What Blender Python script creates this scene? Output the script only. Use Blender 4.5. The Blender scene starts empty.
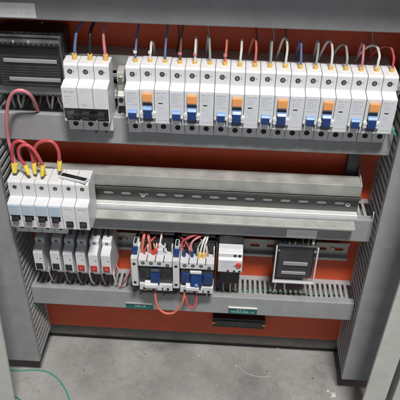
import bpy, bmesh, math, random
from mathutils import Vector, Matrix
random.seed(7)
S = 0.001                                     # everything below is in millimetres
scene = bpy.context.scene
COL = scene.collection

# ------------------------------------------------------------------ camera
CP = Vector((116.18, -733.89, 313.01)); YAW, PITCH, ROLL, F = -2.82, -36.33, 1.06, 610.05
def cam_axes():
    y, p, r = (math.radians(a) for a in (YAW, PITCH, ROLL))
    f = Vector((math.sin(y)*math.cos(p), math.cos(y)*math.cos(p), math.sin(p)))
    rt = f.cross(Vector((0, 0, 1))).normalized(); up = rt.cross(f)
    return rt*math.cos(r)+up*math.sin(r), -rt*math.sin(r)+up*math.cos(r), f
RT, UP, FW = cam_axes()
def at(px, py, y):                            # a point of the panel seen at that spot of the photo, at depth y
    d = FW*F + RT*(px-200) - UP*(py-200)
    return CP + d*((y-CP.y)/d.y)
cd = bpy.data.cameras.new('camera'); cam = bpy.data.objects.new('camera', cd); COL.objects.link(cam)
cam.matrix_world = Matrix((( RT.x, UP.x, -FW.x, CP.x*S), (RT.y, UP.y, -FW.y, CP.y*S), (RT.z, UP.z, -FW.z, CP.z*S), (0, 0, 0, 1)))
cd.sensor_width = 36; cd.lens = 36*F/400; cd.clip_start = 0.01; cd.clip_end = 100
cd.dof.use_dof = True; cd.dof.focus_distance = .80; cd.dof.aperture_fstop = 11
scene.camera = cam

# ------------------------------------------------------------------ materials
def mat(name, col, rough=.5, metal=0., var=.08, scale=60., bump=.0, bscale=900., spec=.5, dirt=None, dscale=14., damt=.3, trans=0., alpha=1.):
    m = bpy.data.materials.new(name); m.use_nodes = True
    nt = m.node_tree; N = nt.nodes; L = nt.links
    b = N['Principled BSDF']
    tc = N.new('ShaderNodeTexCoord')
    n1 = N.new('ShaderNodeTexNoise'); n1.inputs['Scale'].default_value = scale; n1.inputs['Detail'].default_value = 6
    L.new(tc.outputs['Object'], n1.inputs['Vector'])
    mr = N.new('ShaderNodeMapRange'); mr.inputs[1].default_value = .3; mr.inputs[2].default_value = .7
    mr.inputs[3].default_value = 1-var; mr.inputs[4].default_value = 1+var
    L.new(n1.outputs[0], mr.inputs[0])
    vm = N.new('ShaderNodeVectorMath'); vm.operation = 'SCALE'; vm.inputs[0].default_value = col[:3]
    L.new(mr.outputs[0], vm.inputs['Scale'])
    out = vm.outputs[0]
    if dirt:
        n2 = N.new('ShaderNodeTexNoise'); n2.inputs['Scale'].default_value = dscale; n2.inputs['Detail'].default_value = 10; n2.inputs['Roughness'].default_value = .7
        L.new(tc.outputs['Object'], n2.inputs['Vector'])
        m2 = N.new('ShaderNodeMapRange'); m2.inputs[1].default_value = .48; m2.inputs[2].default_value = .75; m2.inputs[3].default_value = 0; m2.inputs[4].default_value = damt
        L.new(n2.outputs[0], m2.inputs[0])
        mx = N.new('ShaderNodeMix'); mx.data_type = 'RGBA'
        L.new(m2.outputs[0], mx.inputs['Factor']); L.new(out, mx.inputs['A']); mx.inputs['B'].default_value = (*dirt, 1)
        out = mx.outputs['Result']
    L.new(out, b.inputs['Base Color'])
    rr = N.new('ShaderNodeMapRange'); rr.inputs[1].default_value = .3; rr.inputs[2].default_value = .7
    rr.inputs[3].default_value = max(0, rough-.07); rr.inputs[4].default_value = min(1, rough+.1)
    L.new(n1.outputs[0], rr.inputs[0]); L.new(rr.outputs[0], b.inputs['Roughness'])
    b.inputs['Metallic'].default_value = metal
    b.inputs['Specular IOR Level'].default_value = spec
    b.inputs['Transmission Weight'].default_value = trans
    b.inputs['Alpha'].default_value = alpha
    if bump:
        n3 = N.new('ShaderNodeTexNoise'); n3.inputs['Scale'].default_value = bscale; n3.inputs['Detail'].default_value = 3
        L.new(tc.outputs['Object'], n3.inputs['Vector'])
        bp = N.new('ShaderNodeBump'); bp.inputs['Strength'].default_value = bump; bp.inputs['Distance'].default_value = .0004
        L.new(n3.outputs[0], bp.inputs['Height']); L.new(bp.outputs[0], b.inputs['Normal'])
    return m

DUST = (.42, .40, .37)
M = dict(
    duct=mat('grey_pvc', (.36, .368, .375), .5, var=.05, bump=.15, dirt=(.24, .24, .235), damt=.5, dscale=16),
    cover=mat('grey_pvc_cover', (.315, .325, .335), .42, var=.07, bump=.12, dirt=(.22, .22, .215), damt=.5, dscale=13),
    plate=mat('orange_paint', (.64, .082, .022), .45, var=.10, scale=25, bump=.25, bscale=500, dirt=(.36, .06, .03), damt=.5, dscale=9),
    white=mat('white_plastic', (.68, .69, .71), .38, var=.03, bump=.05, dirt=(.45, .43, .40), damt=.22, dscale=35),
    white2=mat('aged_white_plastic', (.62, .635, .65), .42, var=.04, dirt=(.36, .35, .33), damt=.35, dscale=30),
    pale=mat('pale_blue_plastic', (.42, .52, .62), .35, var=.04, dirt=DUST, damt=.2),
    print_=mat('pale_print_field', (.64, .665, .71), .45, var=.03),
    ink=mat('blue_grey_ink', (.34, .39, .49), .6),
    inkd=mat('black_ink', (.03, .03, .035), .6),
    inkr=mat('red_ink', (.50, .05, .06), .6),
    blue=mat('blue_plastic', (.012, .040, .16), .28, var=.1),
    lblue=mat('light_blue_plastic', (.17, .31, .58), .35, var=.05),
    orange=mat('orange_plastic', (.85, .36, .12), .35, var=.05),
    black=mat('black_plastic', (.014, .015, .017), .35, var=.2, bump=.1, dirt=(.12, .12, .12), damt=.3, dscale=30),
    dgrey=mat('dark_grey_plastic', (.055, .06, .066), .45, var=.15, dirt=(.2, .2, .2), damt=.3, dscale=30),
    hole=mat('dark_recess', (.012, .012, .013), .7),
    zinc=mat('galvanised_steel', (.52, .53, .50), .55, .55, var=.14, scale=35, bump=.15, bscale=250, dirt=(.33, .35, .34), damt=.6, dscale=20),
    web=mat('shaded_rail_web', (.11, .115, .11), .5, .6, var=.15, scale=40, bump=.1, bscale=300),  # web and upper lip of the bare rail: shade put into the colour
    lit_steel=mat('lit_rail_steel', (.86, .88, .85), .5, .4, var=.08, scale=40, bump=.05),  # lower rail lip: light from above put into the colour
    screw=mat('screw_steel', (.55, .52, .42), .32, 1., var=.15),
    brass=mat('brass', (.55, .38, .12), .35, 1., var=.15),
    yellow=mat('yellow_ferrule', (.80, .52, .12), .45, var=.06),
    yellow2=mat('bright_yellow_ferrule', (.85, .66, .10), .42, var=.08),
    red=mat('red_plastic', (.62, .045, .04), .35, var=.08),
    window_red=mat('dull_red_window', (.42, .04, .04), .35, var=.1),
    w_red=mat('red_wire', (.50, .075, .085), .38, var=.12, scale=90),
    w_salmon=mat('salmon_wire', (.62, .17, .12), .38, var=.1, scale=90),
    w_pink=mat('pink_wire', (.60, .22, .24), .4, var=.1),
    w_white=mat('white_wire', (.70, .70, .66), .4, var=.06),
    w_grey=mat('grey_wire', (.34, .35, .33), .4, var=.1),
    w_blue=mat('blue_wire', (.13, .17, .34), .38, var=.1),
    w_black=mat('black_wire', (.02, .02, .022), .4, var=.1),
    w_brown=mat('brown_wire', (.16, .09, .06), .4, var=.1),
    w_green=mat('green_wire', (.03, .34, .20), .35, var=.1),
    w_yg=mat('yellow_green_wire', (.50, .60, .10), .4, var=.2),
    w_cream=mat('cream_wire', (.55, .45, .20), .4, var=.1),
    teal=mat('teal_label', (.012, .13, .12), .4, var=.08),
    tealink=mat('white_lettering', (.45, .62, .56), .5),
    paper=mat('paper_and_slot_light', (.82, .83, .85), .7, var=.03),
    beige=mat('beige_steel_paint', (.54, .55, .52), .38, var=.05, bump=.25, bscale=400, dirt=(.30, .29, .26), damt=.4, dscale=12),
    lam=mat('grey_lamination', (.085, .09, .095), .45, .3, var=.2),
    plinth=mat('dark_grey_steel', (.10, .095, .09), .5, var=.15, bump=.2, dirt=(.22, .2, .18), damt=.6),
    debris=mat('plaster_crumb', (.62, .60, .56), .8, var=.1),
)
def clear_mat():
    m = bpy.data.materials.new('smoked_clear_plastic'); m.use_nodes = True
    N, L = m.node_tree.nodes, m.node_tree.links
    b = N['Principled BSDF']; b.inputs['Base Color'].default_value = (.04, .042, .045, 1); b.inputs['Roughness'].default_value = .12
    b.inputs['Alpha'].default_value = .16
    tc = N.new('ShaderNodeTexCoord'); n = N.new('ShaderNodeTexNoise'); n.inputs['Scale'].default_value = 60
    L.new(tc.outputs['Object'], n.inputs['Vector'])
    mr = N.new('ShaderNodeMapRange'); mr.inputs[3].default_value = .08; mr.inputs[4].default_value = .35
    L.new(n.outputs[0], mr.inputs[0]); L.new(mr.outputs[0], b.inputs['Roughness'])
    return m
M['clear'] = clear_mat()
def floor_mat():
    m = bpy.data.materials.new('stained_concrete'); m.use_nodes = True
    N, L = m.node_tree.nodes, m.node_tree.links; b = N['Principled BSDF']
    tc = N.new('ShaderNodeTexCoord')
    def noise(s, d=8, r=.6):
        n = N.new('ShaderNodeTexNoise'); n.inputs['Scale'].default_value = s; n.inputs['Detail'].default_value = d; n.inputs['Roughness'].default_value = r
        L.new(tc.outputs['Object'], n.inputs['Vector']); return n
    big = noise(7, 8, .65); fine = noise(160, 6, .7)
    cr = N.new('ShaderNodeValToRGB'); e = cr.color_ramp.elements
    e[0].position = .33; e[0].color = (.215, .211, .203, 1); e[1].position = .68; e[1].color = (.40, .395, .385, 1)
    k = e.new(.5); k.color = (.31, .305, .292, 1)
    L.new(big.outputs[0], cr.inputs[0])
    # hairline cracks: warped voronoi edges
    wv = N.new('ShaderNodeVectorMath'); wv.operation = 'MULTIPLY_ADD'; wn = noise(9, 5, .7)
    L.new(wn.outputs['Color'], wv.inputs[0]); wv.inputs[1].default_value = (.18, .18, .18); L.new(tc.outputs['Object'], wv.inputs[2])
    vo = N.new('ShaderNodeTexVoronoi'); vo.feature = 'DISTANCE_TO_EDGE'; vo.inputs['Scale'].default_value = 6.5; L.new(wv.outputs[0], vo.inputs['Vector'])
    ck = N.new('ShaderNodeMapRange'); ck.inputs[1].default_value = 0; ck.inputs[2].default_value = .012; ck.inputs[3].default_value = .80; ck.inputs[4].default_value = 1
    L.new(vo.outputs['Distance'], ck.inputs[0])
    fm = N.new('ShaderNodeMapRange'); fm.inputs[1].default_value = .3; fm.inputs[2].default_value = .7; fm.inputs[3].default_value = .90; fm.inputs[4].default_value = 1.08
    L.new(fine.outputs[0], fm.inputs[0])
    mu = N.new('ShaderNodeMath'); mu.operation = 'MULTIPLY'; L.new(ck.outputs[0], mu.inputs[0]); L.new(fm.outputs[0], mu.inputs[1])
    vs = N.new('ShaderNodeVectorMath'); vs.operation = 'SCALE'; L.new(cr.outputs[0], vs.inputs[0]); L.new(mu.outputs[0], vs.inputs['Scale'])
    L.new(vs.outputs[0], b.inputs['Base Color']); b.inputs['Roughness'].default_value = .75
    bp = N.new('ShaderNodeBump'); bp.inputs['Strength'].default_value = .5; bp.inputs['Distance'].default_value = .002
    L.new(mu.outputs[0], bp.inputs['Height']); L.new(bp.outputs[0], b.inputs['Normal'])
    return m
M['floor'] = floor_mat()

# ------------------------------------------------------------------ mesh builder
class MB:
    def __init__(s, off=(0, 0, 0)):
        s.bm = bmesh.new(); s.mats = []; s.off = Vector(off)
    def mi(s, m):
        if m not in s.mats: s.mats.append(m)
        return s.mats.index(m)
    def poly(s, vs, faces, m, bev=0, seg=2, smooth=False):
        b = bmesh.new(); bv = [b.verts.new(v) for v in vs]
        for f in faces: b.faces.new([bv[i] for i in f])
        bmesh.ops.recalc_face_normals(b, faces=b.faces)
        if bev:
            ed = [e for e in b.edges if len(e.link_faces) == 2 and e.calc_face_angle(0) > .3]
            bmesh.ops.bevel(b, geom=ed, offset=bev, segments=seg, profile=.5, affect='EDGES', clamp_overlap=True)
        i = s.mi(m); o = s.off; mp = {}
        for v in b.verts: mp[v] = s.bm.verts.new(v.co+o)
        for f in b.faces:
            try: nf = s.bm.faces.new([mp[v] for v in f.verts])
            except ValueError: continue
            nf.material_index = i; nf.smooth = smooth
        b.free(); return s
    def box(s, x0, x1, y0, y1, z0, z1, m, bev=0, seg=2):
        vs = [(x, y, z) for x in (x0, x1) for y in (y0, y1) for z in (z0, z1)]
        return s.poly(vs, [(0, 1, 3, 2), (4, 6, 7, 5), (0, 4, 5, 1), (2, 3, 7, 6), (0, 2, 6, 4), (1, 5, 7, 3)], m, bev, seg)
    def prism(s, prof, x0, x1, m, bev=0, seg=2):          # prof: list of (y, z), extruded along x
        n = len(prof); vs = [(x0, y, z) for y, z in prof]+[(x1, y, z) for y, z in prof]
        fs = [tuple(range(n)), tuple(range(2*n-1, n-1, -1))]+[(i, (i+1) % n, n+(i+1) % n, n+i) for i in range(n)]
        return s.poly(vs, fs, m, bev, seg)
    def plateyz(s, prof, x0, x1, m, bev=0): return s.prism(prof, x0, x1, m, bev)
    def cyl(s, p0, p1, r, m, n=16, r1=None, bev=0):
        p0, p1 = Vector(p0), Vector(p1); d = (p1-p0).normalized()
        a = d.orthogonal().normalized(); c = d.cross(a); r1 = r if r1 is None else r1
        vs = []
        for p, q in ((p0, r), (p1, r1)):
            for k in range(n):
                t = 2*math.pi*k/n; vs.append(p+(a*math.cos(t)+c*math.sin(t))*q)
        fs = [tuple(range(n-1, -1, -1)), tuple(range(n, 2*n))]+[(i, (i+1) % n, n+(i+1) % n, n+i) for i in range(n)]
        return s.poly(vs, fs, m, bev, 1)
    def tube(s, pts, r, m, n=10, step=6):
        P = [Vector(p) for p in pts]; P = [P[0]*2-P[1]]+P+[P[-1]*2-P[-2]]
        Q = []
        for i in range(1, len(P)-2):
            for k in range(step):
                t = k/step; a, b, c, d = P[i-1:i+3]
                Q.append(.5*((2*b)+(c-a)*t+(2*a-5*b+4*c-d)*t*t+(3*b-a-3*c+d)*t**3))
        Q.append(P[-2])
        i0 = s.mi(m); o = s.off; rings = []; nrm = None
        for k, q in enumerate(Q):
            d = (Q[min(k+1, len(Q)-1)]-Q[max(k-1, 0)]).normalized()
            nrm = d.orthogonal().normalized() if nrm is None else (nrm-d*nrm.dot(d)).normalized()
            c = d.cross(nrm)
            rings.append([s.bm.verts.new(q+o+(nrm*math.cos(2*math.pi*j/n)+c*math.sin(2*math.pi*j/n))*r) for j in range(n)])
        for A, B in zip(rings, rings[1:]):
            for j in range(n):
                f = s.bm.faces.new((A[j], A[(j+1) % n], B[(j+1) % n], B[j])); f.smooth = True; f.material_index = i0
        for R in (rings[0][::-1], rings[-1]):
            f = s.bm.faces.new(R); f.material_index = i0
        return s
    def glyphs(s, x0, x1, z, h, y, m, fill=.8, w=None):   # a row of tiny printed strokes on a face that looks towards -y
        x = x0; w = w or h*.55
        while x+w < x1:
            if random.random() < fill:
                k = random.randrange(4)
                t = h*.17
                if k != 3: s.box(x, x+t, y, y+.12, z-h/2, z+h/2, m)
                if k in (0, 2): s.box(x+t, x+w, y, y+.12, z+h/2-t, z+h/2, m)
                if k in (1, 2): s.box(x+t, x+w, y, y+.12, z-t/2, z+t/2, m)
                if k in (0, 3): s.box(x+w-t, x+w, y+.01, y+.13, z-h/2, z+h/2-t, m)
            x += w*1.45
        return s
    def build(s, name, parent=None, shift=None):
        sh = Vector(shift or (0, 0, 0))
        me = bpy.data.meshes.new(name)
        bmesh.ops.transform(s.bm, matrix=Matrix.Scale(S, 4) @ Matrix.Translation(-sh), verts=s.bm.verts)
        bmesh.ops.recalc_face_normals(s.bm, faces=s.bm.faces)
        s.bm.to_mesh(me); s.bm.free()
        for m in s.mats: me.materials.append(M[m])
        o = bpy.data.objects.new(name, me); COL.objects.link(o)
        if parent: o.parent = parent
        elif shift: o.location = sh*S
        return o
def tag(o, label, cat, group=None, kind=None):
    if label: o['label'] = label
    if cat: o['category'] = cat
    if group: o['group'] = group
    if kind: o['kind'] = kind
    return o
def thing(name, loc, label, cat, group=None):
    o = bpy.data.objects.new(name, None); COL.objects.link(o); o.location = Vector(loc)*S
    o.empty_display_size = .01
    return tag(o, label, cat, group)
def copy_tree(o, parent=None):
    c = o.copy(); COL.objects.link(c); c.parent = parent
    for ch in [k for k in o.children]:
        copy_tree(ch, c)
    return c
ORD = ['leftmost', 'second', 'third', 'fourth', 'fifth', 'rightmost']

# ------------------------------------------------------------------ setting
XL, XR = -183.6, 326.0
FZ = -568.0
f = MB(); f.box(-2500, 2500, -2500, 1200, FZ-30, FZ, 'floor'); tag(f.build('floor'), None, None, kind='structure')
w = MB()
w.box(-420, 560, 0, 3, -520, 420, 'plate', .6)
tag(w.build('mounting_plate'), 'orange-red painted steel mounting plate behind all the grey ducts', 'mounting plate')
w = MB(); w.box(-420, 560, 6, 88, -550, -521.5, 'plinth', 1); w.box(-420, 560, 16, 88, FZ, -550.2, 'black')  # lower black box: shade of the gap under the rail put into colour
tag(w.build('base_rail'), 'dark grey steel base rail below the orange plate, just above the floor', 'base rail')
w = MB(); w.box(-460, 600, 90, 93, FZ, 420, 'plinth')
tag(w.build('back_panel'), 'dark steel back panel of the cabinet behind the orange plate', 'back panel')

# cabinet frame (posts left and right and an unseen bar above, added to shade the top duct)
c = thing('cabinet_frame', (70, -150, FZ), 'beige painted steel cabinet frame in front of the grey ducts at both sides', 'cabinet frame')
def post(x_bot, x_top, w, zt, sgn):
    m = MB((-70, 150, -FZ))
    z0 = FZ
    a = [(x_bot, z0), (x_top, zt)]
    def sheet(o0, o1, y0, y1, mm='beige'):
        vs = [(x+o, y, z) for x, z in a for o in (o0, o1) for y in (y0, y1)]
        m.poly(vs, [(0, 1, 3, 2), (4, 6, 7, 5), (0, 4, 5, 1), (2, 3, 7, 6), (0, 2, 6, 4), (1, 5, 7, 3)], mm, .8)
    sheet(0, sgn*w, -152, -149)
    sheet(0, sgn*2, -148.9, -147)
    sheet(sgn*(w-2), sgn*w, -148.9, -110)
    sheet(sgn*(w+10), sgn*(w+12), -152, -110)
    sheet(sgn*(w+12), sgn*(w+40), -140, -137)
    return m.build('post', c)
post(339.8, 356.4, 33, 320, 1)
post(-208, -157, 40, 320, -1)
m = MB((-70, 150, -FZ)); m.box(-230, 420, -153, -148, 238, 320, 'beige', 1); m.box(-230, 420, -148, -110, 317, 320, 'beige'); m.build('shade_bar', c)

# ------------------------------------------------------------------ wiring ducts
def h_duct(z0, z1, D, label, slots=True, open_bottom=True):
    t = thing('wiring_duct', (XL, 0, z0), label, 'wiring duct', 'horizontal slotted wiring ducts')
    off = (-XL, 0, -z0); x0, x1 = XL+.5, XR-.5
    m = MB(off)
    m.box(x0, x1, -2.2, -.3, z0, z1, 'duct')
    for za, zb in ((z1-1.6, z1-.1), (z0+.1, z0+1.6)):
        m.box(x0, x1, -10, -2.3, za, zb, 'duct')
        m.box(x0, x1, -(D-3), -(D-11), za, zb, 'duct')
        x = x0+1
        while x < x1-4:
            m.box(x, x+4.3, -(D-10.98), -10.02, za+.02, zb-.02, 'duct', .25, 1); x += 8
    m.build('slotted_trunk', t)
    k = MB(off)
    k.prism([(-D, z0+1), (-D+1, z0), (-D+9, z0), (-D+9, z0-.9), (-D-.3, z0-.9), (-D-1.2, z0+.3), (-D-1.2, z1-.3), (-D-.3, z1+.9), (-D+9, z1+.9), (-D+9, z1), (-D+1, z1), (-D, z1-1)], x0, x1, 'cover', .25, 1)
    k.build('cover', t)
    return t
h_duct(60.2, 101, 51.8, 'topmost grey wiring duct crossing above the long breaker row')
h_duct(-102.9, -64.6, 51.8, 'grey wiring duct directly beneath the long row of breakers')
h_duct(-248.4, -210.7, 51.8, 'grey wiring duct under the empty slotted steel rail')
h_duct(-410.8, -375, 51.8, 'lowest grey wiring duct with two teal labels on it')

def v_duct(xa, xb, D, label, z0=-526, z1=420):
    t = thing('wiring_duct', ((xa+xb)/2, 0, z0), label, 'wiring duct', 'vertical slotted wiring ducts')
    off = (-(xa+xb)/2, 0, -z0)
    m = MB(off); m.box(xa, xb, -2.2, -.3, z0, z1, 'duct')
    for a, b in ((xa, xa+1.6), (xb-1.6, xb)):
        m.box(a, b, -10, -2.3, z0, z1, 'duct'); m.box(a, b, -(D-3), -(D-10), z0, z1, 'duct')
        z = z0+.5
        while z < z1-8:
            m.box(a+.02, b-.02, -(D-9.98), -10.02, z, z+6.4, 'duct', .3, 1); z += 12.5
    m.build('slotted_trunk', t)
    k = MB(off)
    k.box(xa-.9, xb+.9, -D-.6, -D+1.2, z0, z1, 'cover', .5)
    k.box(xa-.9, xa-.1, -D+1.2, -D+8, z0, z1, 'cover'); k.box(xb+.1, xb+.9, -D+1.2, -D+8, z0, z1, 'cover')
    k.build('cover', t)
    return t
v_duct(XL-66, XL-.6, 77.7, 'upright slotted grey wiring duct along the left side')
v_duct(XR+.6, XR+66, 77.7, 'upright slotted grey wiring duct along the right side')

# loose wires lying inside the ducts
def wire(pts, r, col, label, cat='wire', group=None, name='wire', n=10, ferr=None):
    """pts in world mm; ferr: list of (p0, p1, radius, colour) sleeves, parts of the wire"""
    o = Vector(pts[0])
    t = MB(); t.tube(pts, r, col, n); ob = t.build(name, None, shift=o)
    tag(ob, label, cat, group)
    for p0, p1, rr, cc in (ferr or []):
        m = MB(-o); d = (Vector(p1)-Vector(p0))
        m.cyl(p0, Vector(p0)+d*.55, rr*.8, cc, 12, rr); m.cyl(Vector(p0)+d*.55, p1, rr, cc, 12, rr*1.05)
        m.build('ferrule', ob)
    return ob

# ------------------------------------------------------------------ DIN rails and brackets
def hat_rail(m, x0, x1, yb, depth, zc, slot0, mm='zinc', mlip='lit_steel', pitch=25, mweb=None, mtop=None):
    """hat section rail with slots in its web; yb = y of the web, flanges stand 'depth' in front of it"""
    h = 17.5; yf = yb-depth
    # web with slots: strips above and below the slots and bridges between them
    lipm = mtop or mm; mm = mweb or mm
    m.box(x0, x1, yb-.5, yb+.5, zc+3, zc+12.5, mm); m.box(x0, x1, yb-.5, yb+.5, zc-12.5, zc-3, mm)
    xs = []; x = slot0
    while x > x0: x -= pitch
    x += pitch; prev = x0
    while x+15 < x1:
        if x > prev: m.box(prev, x, yb-.5, yb+.5, zc-3, zc+3, mm)
        # rounded slot ends
        for cx, sg in ((x, 1), (x+15, -1)):
            for s2 in (1, -1):
                pts = [(cx, zc+s2*3)]+[(cx+sg*3*(1-math.cos(a)), zc+s2*3*math.sin(a)) for a in [i*math.pi/2/5 for i in range(6)]]
                pts = [(cx, zc)]+pts[::-1] if False else [(cx, zc+s2*3)]+[(cx+sg*3*(1-math.cos(i*math.pi/10)), zc+s2*3*math.sin(i*math.pi/10)) for i in range(5, -1, -1)][1:]
                nn = len(pts); vs = [(a, yb-.5, b) for a, b in pts]+[(a, yb+.5, b) for a, b in pts]
                m.poly(vs, [tuple(range(nn)), tuple(range(2*nn-1, nn-1, -1))]+[(i, (i+1) % nn, nn+(i+1) % nn, nn+i) for i in range(nn)], mm)
        xs.append(x+7.5); prev = x+15; x += pitch
    m.box(prev, x1, yb-.5, yb+.5, zc-3, zc+3, mm)
    for s2 in (1, -1):
        z = zc+s2*12.5
        prof = [(yb+.5, z), (yb+.5, z+s2*1), (yf+1.2, z+s2*1), (yf+1.2, z+s2*5), (yf, z+s2*5), (yf, z+s2*.6), (yf+.6, z)]
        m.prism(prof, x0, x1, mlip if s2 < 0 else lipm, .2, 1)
    return xs
def phillips(m, x, y, z, r=3.4, mm='screw', ydir=-1):
    m.cyl((x, y, z), (x, y-1.6, z), r, mm, 16, r*.8)
    m.box(x-r*.6, x+r*.6, y-1.75, y-1.5, z-.35, z+.35, 'hole'); m.box(x-.35, x+.35, y-1.74, y-1.5, z-r*.6, z+r*.6, 'hole')

# top row rail on its bracket (mostly behind the breakers)
t = thing('rail_bracket', (70, 0, -35), 'galvanised steel bracket and rail carrying the long top breaker row', 'mounting rail', 'raised mounting rails')
m = MB((-70, 0, 35)); hat_rail(m, XL+3, XR-14, -9, 15, -35, -60); m.build('rail', t)
m = MB((-70, 0, 35)); m.prism([(-.5, 9), (-22, 6), (-22, -14), (-20.5, -14), (-20.5, 4.7), (-.5, 7.5)], XL+3, XR-14, 'zinc', .3); m.build('bracket', t)
# second row: raised rail, largely empty
t = thing('rail_bracket', (70, 0, -197), 'long bare slotted steel rail on a galvanised bracket, empty right of the breakers', 'mounting rail', 'raised mounting rails')
xr = 303; ZR = -193
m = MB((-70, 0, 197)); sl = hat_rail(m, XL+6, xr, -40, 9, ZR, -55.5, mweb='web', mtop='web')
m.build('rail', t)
m = MB((-70, 0, 197))
m.prism([(-23, -156.5), (-45, -158), (-45, -176.5), (-43.5, -176.5), (-43.5, -159.6), (-23, -158)], XL+4, xr-1, 'zinc', .3)
m.prism([(-38.9, -177), (-38.9, -212), (-37.6, -212), (-37.6, -177)], XL+4, xr-1, 'paper')  # white strip makes the slots look lit; the light is in its colour
m.prism([(-38, -212), (-50, -213), (-67, -216.5), (-67, -219.5), (-50, -216), (-38, -215)], XL+4, xr-4, 'zinc', .3)
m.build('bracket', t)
for xa in (xr-2.2, XL+5):
    m = MB((-70, 0, 197))
    m.prism([(-.5, -147), (-45.2, -157.6), (-45.2, -176), (-34, -178), (-34, -216), (-.5, -220)], xa, xa+1.6, 'zinc', .3)
    m.build('standoff', t)
m = MB((-70, 0, 197)); m.box(xr-19, xr-4, -14, -.5, -196, -104, 'dgrey', .6); m.build('upright', t)
for tx in (at(143, 195, -40).x, at(348, 204, -40).x):
    m = MB((-70, 0, 197)); phillips(m, tx, -40.5, ZR, 3.8, 'lit_steel'); m.build('fixing_screw', t)
# third row rail, flat on the plate
t = thing('din_rail', (70, 0, -308), 'dull slotted rail fixed flat on the orange plate behind the contactors', 'mounting rail')
m = MB((-70, 0, 308)); hat_rail(m, XL+6, XR-14, -1.6, 7.5, -308, 168-8, 'zinc', 'zinc', 26); m.build('rail', t)
for x in (-38, 288):
    m = MB((-70, 0, 308)); phillips(m, x, -2.1, -308, 4); m.build('fixing_screw', t)

# ------------------------------------------------------------------ breakers of the top row (local origin: left edge, y=0, z of screw centre)
YT, YN = -60., -75.                            # terminal face, nose face
def mcb_profile(yr=-31, yt=YT, yn=YN, ztop=9, zs=-10, zn=-13, znb=-59, zbot=-79):
    return [(yr, ztop+1.5), (yt+2, ztop+1), (yt, ztop-1.5), (yt, zs), (yn, zn), (yn, znb), (yt-2, znb-1), (yt-2, zbot), (yr, zbot)]
def term(m, x, y, z, r=3.1, sc='screw'):
    m.cyl((x, y+.4, z), (x, y-.25, z), r, 'hole', 18)
    m.cyl((x, y+.3, z), (x, y-.45, z), r*.62, sc, 14)
    m.box(x-r*.5, x+r*.5, y-.55, y-.4, z-.3, z+.3, 'hole')
def breaker_parts(root, np, body='white', profile=None, w=18., holes=True):
    prof = profile or mcb_profile()
    m = MB()
    for k in range(np): m.prism(prof, k*w+.25, (k+1)*w-.25, body, .7)
    m.build('body', root)
    for k in range(np):
        m = MB(); term(m, k*w+w/2-.5, YT, 0); m.box(k*w+w/2+4, k*w+w/2+4.5, YT-.12, YT+.1, -1.2, 1.2, 'inkd'); m.build('terminal_screw', root)
        m = MB(); m.cyl((k*w+w/2, YT-1.5, -70), (k*w+w/2, YT-2.3, -70), 3.4, 'hole', 16); m.build('lower_terminal', root)
def toggle(m, x0, x1, zt, zb, col='blue', top='lblue', y=YN, out=8, tt=3.5):
    m.prism([(y+.5, zt), (y-out*.35, zt-.6), (y-out*.62, zt-tt+.6), (y-out*.6, zt-tt-.3), (y+.5, zt-tt-.3)], x0, x1, top, .3)  # top face in lighter blue: light from above put into the colour
    m.prism([(y+.4, zt-tt-.4), (y-out*.62, zt-tt-.4), (y-out*.66, zb+5), (y-out*.6, zb+2), (y-1, zb), (y+.4, zb)], x0+.6, x1-.6, col, .4)
def make_1p():
    r = thing('circuit_breaker', (0, 0, 0), '', 'circuit breaker', 'breakers of the long top row')
    breaker_parts(r, 1)
    m = MB(); m.box(2, 16, YN-.25, YN+.2, -33, -15, 'print_', .1)
    m.glyphs(3, 15, -17.6, 1.6, YN-.37, 'ink', .9); 
    for q in range(4): m.glyphs(3.2, 14-random.random()*4, -21-q*2.6, 1.2, YN-.37, 'ink', .7)
    m.build('printed_label', r)
    m = MB(); toggle(m, 3.8, 14.2, -39, -52.5, tt=3); m.build('toggle', r)
    m = MB()
    for x in (1.6, 14.8): m.cyl((x, YN+.5, -48), (x, YN-3, -48), 1.2, 'white2', 12, bev=.2); m.box(x-.7+ .2, x+1.1, YN-1, YN+.1, -57, -50, 'dgrey')
    m.build('toggle_cheek', r)
    return r
def make_2p():
    r = thing('circuit_breaker', (0, 0, 0), '', 'circuit breaker', 'breakers of the long top row')
    breaker_parts(r, 2)
    m = MB(); m.box(2.5, 17, YN-.25, YN+.2, -56.5, -15.5, 'white2', .1); m.box(4, 15.6, YN-.5, YN, -56, -31, 'dgrey', .3); m.build('switch_recess', r)
    m = MB(); m.box(4, 15.4, YN-4.5, YN, -27.5, -17.5, 'orange', .6); m.build('test_button', r)
    m = MB(); toggle(m, 4.4, 15.2, -34.5, -52, out=9, tt=3.8); m.build('toggle', r)
    m = MB()
    for x in (2.2, 17.2):
        vs = [(x, YN+.5, -44), (x, YN-4, -44)]; m.cyl(vs[0], vs[1], 2.6, 'white', 16, bev=.4); m.cyl((x, YN+.5, -48), (x, YN-3.6, -48), 2.4, 'white', 16, bev=.4)
    m.build('toggle_cheek', r)
    m = MB(); m.box(20.5, 34, YN-.25, YN+.2, -54, -15, 'print_', .1)
    m.glyphs(21.5, 33, -17.4, 1.8, YN-.37, 'ink', 1)
    for q in range(3): m.glyphs(22, 32-random.random()*4, -21-q*2.4, 1.1, YN-.37, 'ink', .7)
    m.box(23, 28, YN-.4, YN-.2, -31.6, -30.2, 'inkd')
    for q in range(5): m.glyphs(22, 32-random.random()*5, -36-q*2.8, 1.1, YN-.37, 'ink', .6)
    m.build('printed_label', r)
    return r
X0 = -9.6
p1, p2 = make_1p(), make_2p()
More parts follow.
